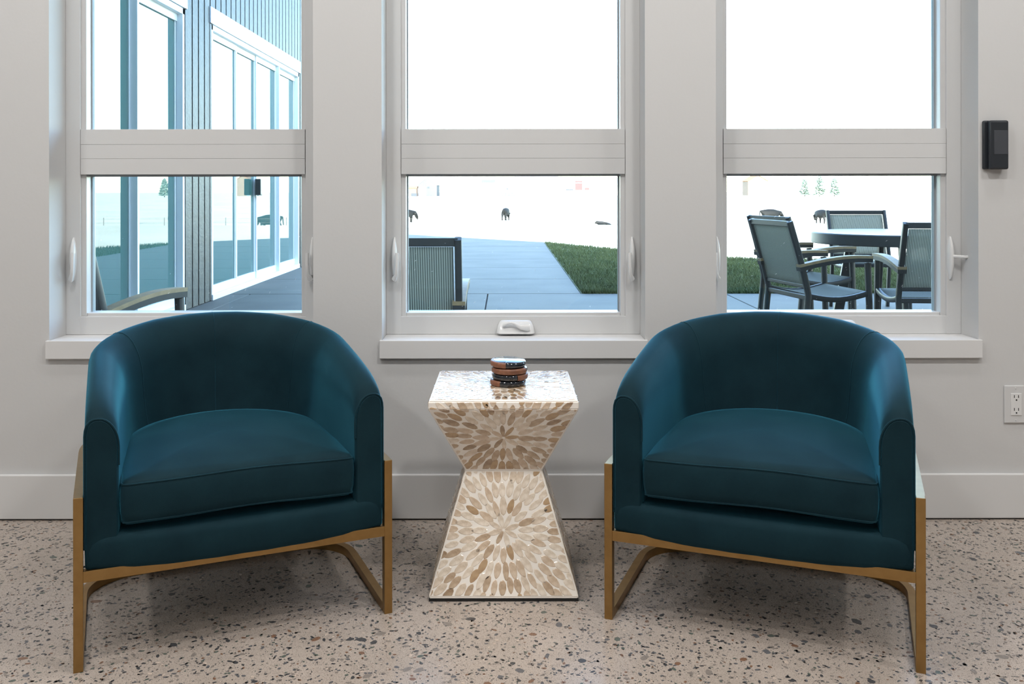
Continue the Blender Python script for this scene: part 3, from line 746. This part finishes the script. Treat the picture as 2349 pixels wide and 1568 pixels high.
# ------------------------------------------------------------------ the wing with its sliding doors
WX = -2.87
wing = thing('building_wing', 'charred timber building wing with white framed sliding glass doors', 'building', (0, 0, 0))
WY1, WH = 10.55, 5.0
obj('wall', B(((WX - 8, WT + .02, PZ - .1), (WX - .10, WY1, WH))), M['cladding_gap'], wing, smooth=None)
obj('roof', B(((WX - 8.3, WT + .02, WH), (WX + .25, WY1 + .3, WH + .22))), M['roofing'], wing, smooth=None)
D1 = (1.6, 5.40); D2 = (6.155, 9.93); HZ = 2.62
by = .35; k = 0
while by < WY1 - .05:
    e = min(by + .146, WY1); segs = []
    def over(d): return e > d[0] - .01 and by < d[1] + .01
    zlo = 2.785 if (over(D1) or over(D2)) else PZ + .005
    obj('siding_board', B(((WX - .10, by, zlo), (WX - .002, e, WH)), bev=.002), M['cladding'], wing); by += .170; k += 1
for d in (D1, D2):
    obj('header_trim', B(((WX - .06, d[0] - .05, HZ + .004), (WX + .012, d[1] + .05, 2.785)), bev=.004), M['white_alu'], wing)
    obj('jamb_board', B(((WX - .10, d[0] - .055, PZ + .005), (WX + .002, d[0] - .012, HZ)), bev=.003), M['cladding'], wing)
    obj('jamb_board', B(((WX - .10, d[1] + .012, PZ + .005), (WX + .002, d[1] + .055, HZ)), bev=.003), M['cladding'], wing)
def sliding(d, muls, handle):
    s = thing('sliding_door', None, None, (WX, 0, 0)); s.parent = wing
    y0, y1 = d; zb = PZ + .002; zt = HZ
    obj('door_frame', B(((-.09, y0, zb), (-.0, y0 + .045, zt)), ((-.09, y1 - .045, zb), (0, y1, zt)), ((-.09, y0, zt - .055), (0, y1, zt)), ((-.09, y0, zb), (.012, y1, zb + .055)), bev=.003), M['white_alu'], s)
    edges = [y0 + .045] + [mm[0] for mm in muls] + [y1 - .045]
    for i, (a, b_) in enumerate(zip(edges, edges[1:])):
        dep = -.055 - .012 * (i % 2)
        obj('door_pane', B(((dep - .006, a, zb + .12), (dep, b_, zt - .11))), M['door_glass'], s, smooth=None)
        obj('pane_rail', B(((dep - .02, a, zb + .05), (dep + .018, b_, zb + .13)), ((dep - .02, a, zt - .12), (dep + .018, b_, zt - .05)), bev=.002), M['white_alu'], s)
        for e_ in (a + .018, b_ - .034): obj('stile', B(((dep - .02, e_, zb + .05), (dep + .010, e_ + .016, zt - .05)), bev=.002), M['white_alu'], s)
    for y, proud in muls: obj('mullion', B(((-.085, y - .018, zb + .05), (proud, y + .018, zt - .05)), bev=.002), M['white_alu'], s)
    if handle: obj('door_handle', B(((-.035, handle - .045, .94), (.03, handle + .03, 1.13)), bev=.008), M['frame_dark'], s)
sliding(D1, [(2.35, -.03), (3.35, -.03), (4.34, .012)], None)
sliding(D2, [(7.10, -.035), (7.90, -.035), (8.82, .004)], 7.87)

# ------------------------------------------------------------------ patio furniture
def make_sling_chair():
    r = thing('patio_chair'); r['category'] = 'chair'; r['group'] = 'sling chairs on the patio'
    hw = .262; T = .034
    def post_y(z): return 0 if z < .42 else -.14 * ((z - .42) / .46) ** 1.15
    for sd in (1, -1):
        pts = [(sd * hw, .05 * (1 - z / .42) * -1 if z < .42 else post_y(z), z) for z in (0, .14, .28, .42, .5, .58, .66, .74, .82, .88)]
        bm = bmesh.new(); sweep(bm, pts, rrect(T * .85, T * 1.15, .006, 2), up=Vector((0, 1, 0))); obj('rear_post', bm, M['frame_dark'], r)
        pts = [(sd * hw, .475, 0), (sd * hw, .468, .25), (sd * hw, .46, .45), (sd * hw, .452, .618)]
        bm = bmesh.new(); sweep(bm, pts, rrect(T * .85, T * 1.15, .006, 2), up=Vector((0, 1, 0))); obj('front_leg', bm, M['frame_dark'], r)
        ap = [(sd * hw, -.075 + .55 * k, .585 + .058 * sin(min(1, k * 1.15) * pi / 2) - .010 * k * k) for k in [i / 10 for i in range(11)]]
        bm = bmesh.new(); sweep(bm, ap, [(-.026, -.012), (.026, -.012), (.026, .012), (-.026, .012)]); am = obj('armrest', bm, M['frame_dark'], r)
        bm = bmesh.new(); sweep(bm, [(x, y, z + .021) for x, y, z in ap], [(-.027, -.0085), (.027, -.0085), (.027, .0085), (-.027, .0085)]); obj('arm_top', bm, M['arm_tan'], am)
        sp = [(sd * (hw - .002), .01 + .45 * k, .415 - .030 * sin(pi * k) + .012 * k) for k in [i / 8 for i in range(9)]]
        bm = bmesh.new(); sweep(bm, sp, rrect(T * .8, T, .006, 2)); obj('seat_rail', bm, M['frame_dark'], r)
    for name, y, z, h in (('top_rail', post_y(.865), .865, .036), ('back_bottom_rail', post_y(.47), .475, .024), ('front_rail', .46, .415, .030), ('rear_rail', .0, .405, .030)):
        obj(name, B(((-hw, y - .013, z - h / 2), (hw, y + .013, z + h / 2)), bev=.004), M['frame_dark'], r)
    bm = bmesh.new(); rows = []
    for i in range(9):
        z = .48 + .365 * i / 8; rows.append([bm.verts.new((-hw + .02 + (2 * hw - .04) * j / 10, post_y(z) - .012 * sin(pi * j / 10) * 0 - .004, z)) for j in range(11)])
    for r0, r1 in zip(rows, rows[1:]):
        for j in range(10): bm.faces.new((r0[j], r0[j + 1], r1[j + 1], r1[j]))
    bs = obj('back_sling', bm, M['sling'], r, smooth=180); so_ = bs.modifiers.new('thickness', 'SOLIDIFY'); so_.thickness = .002
    bm = bmesh.new(); rows = []
    for i in range(9):
        k = i / 8; rows.append([bm.verts.new((-hw + .012 + (2 * hw - .024) * j / 8, .015 + .44 * k, .425 - .030 * sin(pi * k) + .012 * k)) for j in range(9)])
    for r0, r1 in zip(rows, rows[1:]):
        for j in range(8): bm.faces.new((r0[j], r0[j + 1], r1[j + 1], r1[j]))
    ss = obj('seat_sling', bm, M['sling'], r, smooth=180); so_ = ss.modifiers.new('thickness', 'SOLIDIFY'); so_.thickness = .002
    return r
ch0 = make_sling_chair(); ch0.scale = (1, .9, 1)
for i, (x, y, a, lb) in enumerate((
        (-.458, 1.10, 0, 'dark patio chair with ribbed mesh back seen through the middle window'),
        (-1.775, .835, -18, 'dark patio chair with a curved arm right outside the left window'),
        (1.83, 3.16, -79, 'dark mesh patio chair nearest the window, side on to the round table'),
        (2.07, 4.06, -74, 'dark patio chair half hidden behind the side-on chair'),
        (3.26, 5.62, 180, 'dark patio chair on the far side of the round table'),
        (2.645, 2.75, -5, 'dark patio chair with its back to the right window'))):
    o = ch0 if i == 0 else copy_tree(ch0)
    o.location = (x, y, PZ); o.rotation_euler = (0, 0, radians(a)); o['label'] = lb
pt = thing('patio_table', 'round slate grey patio table among the mesh chairs', 'table', (3.05, 4.465, PZ))
def lathe(bm, prof, n=48):
    rows = [[bm.verts.new((p * cos(2 * pi * i / n), p * sin(2 * pi * i / n), z)) for p, z in prof] for i in range(n)]
    for i in range(n):
        r0, r1 = rows[i], rows[(i + 1) % n]
        for j in range(len(prof) - 1): bm.faces.new((r0[j], r1[j], r1[j + 1], r0[j + 1]))
    bm.faces.new([r[-1] for r in rows]); bm.faces.new([r[0] for r in rows]); return bm
bm = bmesh.new(); lathe(bm, [(.54, .655), (.595, .655), (.60, .66), (.60, .735), (.594, .742), (.5, .742)]); obj('tabletop', bm, M['table_dark'], pt)
obj('under_frame', B(((-.42, -.03, .63), (.42, .03, .656)), ((-.03, -.42, .63), (.03, .42, .656))), M['frame_dark'], pt)
for k in range(4):
    a = radians(262 + 90 * k); bm = bmesh.new()
    sweep(bm, [(.30 * cos(a), .30 * sin(a), .655), (.42 * cos(a), .42 * sin(a), 0)], rrect(.075, .04, .008, 2), up=Vector((-sin(a), cos(a), 0))); obj('leg', bm, M['frame_dark'], pt)

# ------------------------------------------------------------------ the pasture: fence, cattle, far buildings, trees
GZ = -2.3
def at(px, d): return (px - 1160) / F_PX * d
fence = thing('wire_fence', 'thin wire fence with grey posts across the pale pasture', 'fence', (0, 0, 0))
pst = []
for px, d, h in [(-300 + 0, 70, 1.2)] + [(p, 70, hh_) for p, hh_ in ((795, 1.25), (936, 1.4), (994, .9), (1067, 1.25), (1128, .8), (1207, 1.25), (1267, .9), (1347, 1.2), (1410, .9), (1487, 1.2), (1627, 1.2), (1705, 1.0), (1767, 1.2), (1830, 1.0), (1907, 1.2), (2047, 1.2), (2187, 1.2), (2400, 1.2), (2800, 1.2))]:
    x = at(px, d); y = d - CAM_D; bm = bmesh.new(); tube(bm, [(0, 0, -.1), (0, 0, h)], .035, 6); obj('fence_post', bm, M['post'], fence, loc=(x, y, GZ)); pst.append((x, y))
for zz in (.45, .8, 1.1):
    bm = bmesh.new(); tube(bm, [(at(-300, 70), 70 - CAM_D, GZ + zz), (at(2800, 70), 70 - CAM_D, GZ + zz)], .006, 4); obj('fence_wire', bm, M['post'], fence)

def cow_mesh(lying=False):
    pts = {'pel': (-.75, 0, 1.15), 'mid': (-.1, 0, 1.02), 'che': (.62, 0, 1.08), 'nek': (1.0, 0, .98), 'hed': (1.22, 0, .62), 'muz': (1.32, 0, .30)}
    rad = {'pel': (.34, .40), 'mid': (.42, .46), 'che': (.34, .44), 'nek': (.20, .24), 'hed': (.15, .17), 'muz': (.09, .09)}
    ed = [('pel', 'mid'), ('mid', 'che'), ('che', 'nek'), ('nek', 'hed'), ('hed', 'muz')]
    pts['tl'] = (-1.12, 0, 1.2); pts['te'] = (-1.2, 0, .55); rad['tl'] = (.06, .06); rad['te'] = (.035, .035); ed += [('pel', 'tl'), ('tl', 'te')]
    for s, sy in (('l', .2), ('r', -.2)):
        pts['hk' + s] = (-.68, sy, .72); pts['hh' + s] = (-.88, sy, .42); pts['hf' + s] = (-.82, sy, .02)
        pts['fk' + s] = (.62, sy, .62); pts['fw' + s] = (.64, sy, .36); pts['ff' + s] = (.62, sy, .02)
        for k, r_ in (('hk', .17), ('hh', .085), ('hf', .07), ('fk', .13), ('fw', .075), ('ff', .07)): rad[k + s] = (r_, r_)
        ed += [('pel', 'hk' + s), ('hk' + s, 'hh' + s), ('hh' + s, 'hf' + s), ('che', 'fk' + s), ('fk' + s, 'fw' + s), ('fw' + s, 'ff' + s)]
        pts['er' + s] = (1.12, sy * 1.5, .80); rad['er' + s] = (.05, .03); ed.append(('hed', 'er' + s))
    if lying:
        for k in list(pts):
            x, y, z = pts[k]
            pts[k] = (x, y, max(.36, z - .62) if k in ('pel', 'mid', 'che') else z - .62)
            if k[:2] in ('hk', 'hh', 'hf'): pts[k] = (-.5 + {'hk': 0, 'hh': .35, 'hf': .05}[k[:2]], y * 2.2, .14)
            if k[:2] in ('fk', 'fw', 'ff'): pts[k] = (.6 + {'fk': 0, 'fw': .4, 'ff': .1}[k[:2]], y * 1.8, .12)
        pts['nek'] = (1.0, 0, .62); pts['hed'] = (1.3, 0, .72); pts['muz'] = (1.6, 0, .55); pts['erl'] = (1.22, .3, .85); pts['err'] = (1.22, -.3, .85); pts['tl'] = (-1.1, 0, .3); pts['te'] = (-1.2, .3, .05)
    keys = list(pts); me = bpy.data.meshes.new('cow'); me.from_pydata([pts[k] for k in keys], [(keys.index(a), keys.index(b_)) for a, b_ in ed], [])
    o = bpy.data.objects.new('cow', me); COL.objects.link(o); sk = o.modifiers.new('skin', 'SKIN'); sk.use_smooth_shade = True
    for i, k in enumerate(keys):
        me.skin_vertices[0].data[i].radius = rad[k]; me.skin_vertices[0].data[i].use_root = (k == 'pel')
    su = o.modifiers.new('sub', 'SUBSURF'); su.levels = 1; su.render_levels = 1
    dg = bpy.context.evaluated_depsgraph_get(); dg.update(); ev = bpy.data.meshes.new_from_object(o.evaluated_get(dg)); bpy.data.objects.remove(o)
    ev.materials.clear(); ev.materials.append(M['cow']); return ev
CW, CL = cow_mesh(), cow_mesh(True)
for px, d, rz, lying, lb in ((1160, 98, 78, False, 'black cow grazing in mid field in the middle window'),
                             (929, 92, 20, False, 'black cow at the left edge of the middle window'),
                             (1388, 80, 150, True, 'black cow lying down at the right of the middle window'),
                             (1885, 88, 100, False, 'black cow standing left of the far patio chair'),
                             (1768, 90, 10, False, 'black cow behind the top of the half hidden patio chair'),
                             (1530, 72, 15, False, 'black cow reflected in the sliding doors')):
    o = obj('cow', CL if lying else CW, None, loc=(at(px, d), d - CAM_D, GZ), rot=(0, 0, radians(rz)), scale=(.62,) * 3 if lying else None); tag(o, lb, 'cow', 'black cattle in the pasture')

def gable(name, label, px0, px1, d, eave, ridge, wallm, roofm, depth=14, along_x=True, feats=()):
    """a far building: walls, roof, openings; along_x = the ridge runs across the view"""
    x0, x1 = at(px0, d), at(px1, d); r = thing(name, label, 'building', ((x0 + x1) / 2, d - CAM_D, GZ)); hw = (x1 - x0) / 2
    bm = bmesh.new()
    if along_x:
        box(bm, (-hw, 0, -.3), (hw, depth, eave)); obj('wall', bm, wallm, r, smooth=None)
        bm = bmesh.new(); e = .4; pr = [(-e, eave - .1), (depth / 2, ridge), (depth + e, eave - .1)]
        a = [bm.verts.new((-hw - e, y, z)) for y, z in pr]; c = [bm.verts.new((hw + e, y, z)) for y, z in pr]
    else:
        prism(bm, [(-hw, -.3), (hw, -.3), (hw, eave), (0, ridge - .2), (-hw, eave)], 0, depth, Matrix(((1, 0, 0, 0), (0, 0, 1, 0), (0, 1, 0, 0), (0, 0, 0, 1)))); obj('wall', bm, wallm, r, smooth=None)
        bm = bmesh.new(); e = .4; pr = [(-hw - e, eave - .25), (0, ridge), (hw + e, eave - .25)]
        a = [bm.verts.new((x, -e, z)) for x, z in pr]; c = [bm.verts.new((x, depth + e, z)) for x, z in pr]
    bm.faces.new((a[0], a[1], c[1], c[0])); bm.faces.new((a[1], a[2], c[2], c[1]))
    rf = obj('roof', bm, roofm, r, smooth=None); so2 = rf.modifiers.new('thickness', 'SOLIDIFY'); so2.thickness = .25
    for nm, fx0, fx1, z0_, z1_, mm in feats:
        a_, b_ = at(fx0, d) - r.location.x, at(fx1, d) - r.location.x
        obj(nm, B(((a_, -.15, z0_), (b_, .02, z1_))), mm, r, smooth=None)
    return r
gable('barn', 'faint grey gabled barn in the distance at the left of the middle window', 958, 1002, 480, 6.2, 10.2, M['barn_grey'], M['roof_pale'], 20, False, (('door', 960, 977, 0, 4.6, M['roof_pale']), ('window', 981, 985, 4.2, 5.0, M['dark_open'])))
gable('lean_to_shed', 'faint rusty shed leaning against the grey barn', 936, 955, 465, 4.5, 5.4, M['rust'], M['rust'], 8, True, (('door', 943, 956, 0, 1.6, M['dark_open']),))
gable('farm_shed', 'faint low pale shed in the middle of the far farmyard', 1112, 1206, 470, 3.2, 6.4, M['wall_pale'], M['roof_pale'], 18, False, (('window', 1161, 1166, 3.4, 4.1, M['dark_open']), ('door', 1143, 1162, 0, 2.0, M['barn_grey']), ('door', 1164, 1182, 0, 2.0, M['barn_grey'])))
gable('blue_roofed_shed', 'faint shed with a blue grey roof above the low pale shed', 1106, 1134, 520, 7.4, 9.2, M['wall_pale'], M['blue_roof'], 12, True)
gable('long_barn', 'faint long barn with a broad pale roof at the far farmyard', 1184, 1280, 540, 8.3, 15.0, M['wall_pale'], M['roof_pale'], 22, True, (('window', 1223, 1234, 3.5, 5.5, M['blue_roof']),))
gable('red_door_barn', 'faint white barn with a bright red door', 1284, 1418, 500, 7.2, 9.8, M['wall_pale'], M['roof_pale'], 16, True, (('red_door', 1319, 1336, 3.0, 8.2, M['red_paint']), ('trough', 1298, 1315, 2.9, 3.6, M['dark_open']), ('red_panel', 1341, 1352, 3.0, 4.4, M['red_paint'])))
gable('orange_roofed_house', 'faint house with an orange roof at the left of the right window', 1716, 1761, 500, 8.2, 11.4, M['house_wall'], M['roof_orange'], 12, False, (('door', 1722, 1729, 0, 3.6, M['blue_roof']),))

def conifer(px, d, h, rad_, label):
    r = thing('conifer', label, 'tree', (at(px, d), d - CAM_D, GZ), group='far conifers in the right window')
    bm = bmesh.new(); tube(bm, [(0, 0, 0), (0, 0, h * .9)], .22, 6); obj('trunk', bm, M['bark'], r)
    bm = bmesh.new(); rr = random.Random(int(px))
    for k in range(420):
        z = h * (.08 + .92 * rr.random()); R_ = rad_ * (1 - (z / h) ** 1.6) + .15; a = rr.uniform(0, 2 * pi); q = R_ * rr.uniform(.35, 1.05); s = rr.uniform(.6, 1.2)
        c = Vector((q * cos(a), q * sin(a), z)); t1 = Vector((cos(a), sin(a), rr.uniform(-.5, .3))).normalized(); t2 = Vector((-sin(a), cos(a), rr.uniform(-.4, .4)))
        v = [bm.verts.new(c + t1 * s), bm.verts.new(c + t2 * s * .5), bm.verts.new(c - t1 * s * .5), bm.verts.new(c - t2 * s * .5), bm.verts.new(c + Vector((0, 0, s * .4)))]
        for i in range(4): bm.faces.new((v[i], v[(i + 1) % 4], v[4]))
    obj('foliage', bm, M['foliage'], r, smooth=None)
for px, h, rr_, lb in ((1846, 8.2, 2.3, 'leftmost far conifer above the patio chairs'), (1880, 9.6, 2.7, 'tallest far conifer above the patio chairs, middle of three'), (1914, 8.6, 2.3, 'rightmost far conifer above the patio chairs')):
    conifer(px, 430, h, rr_, lb)
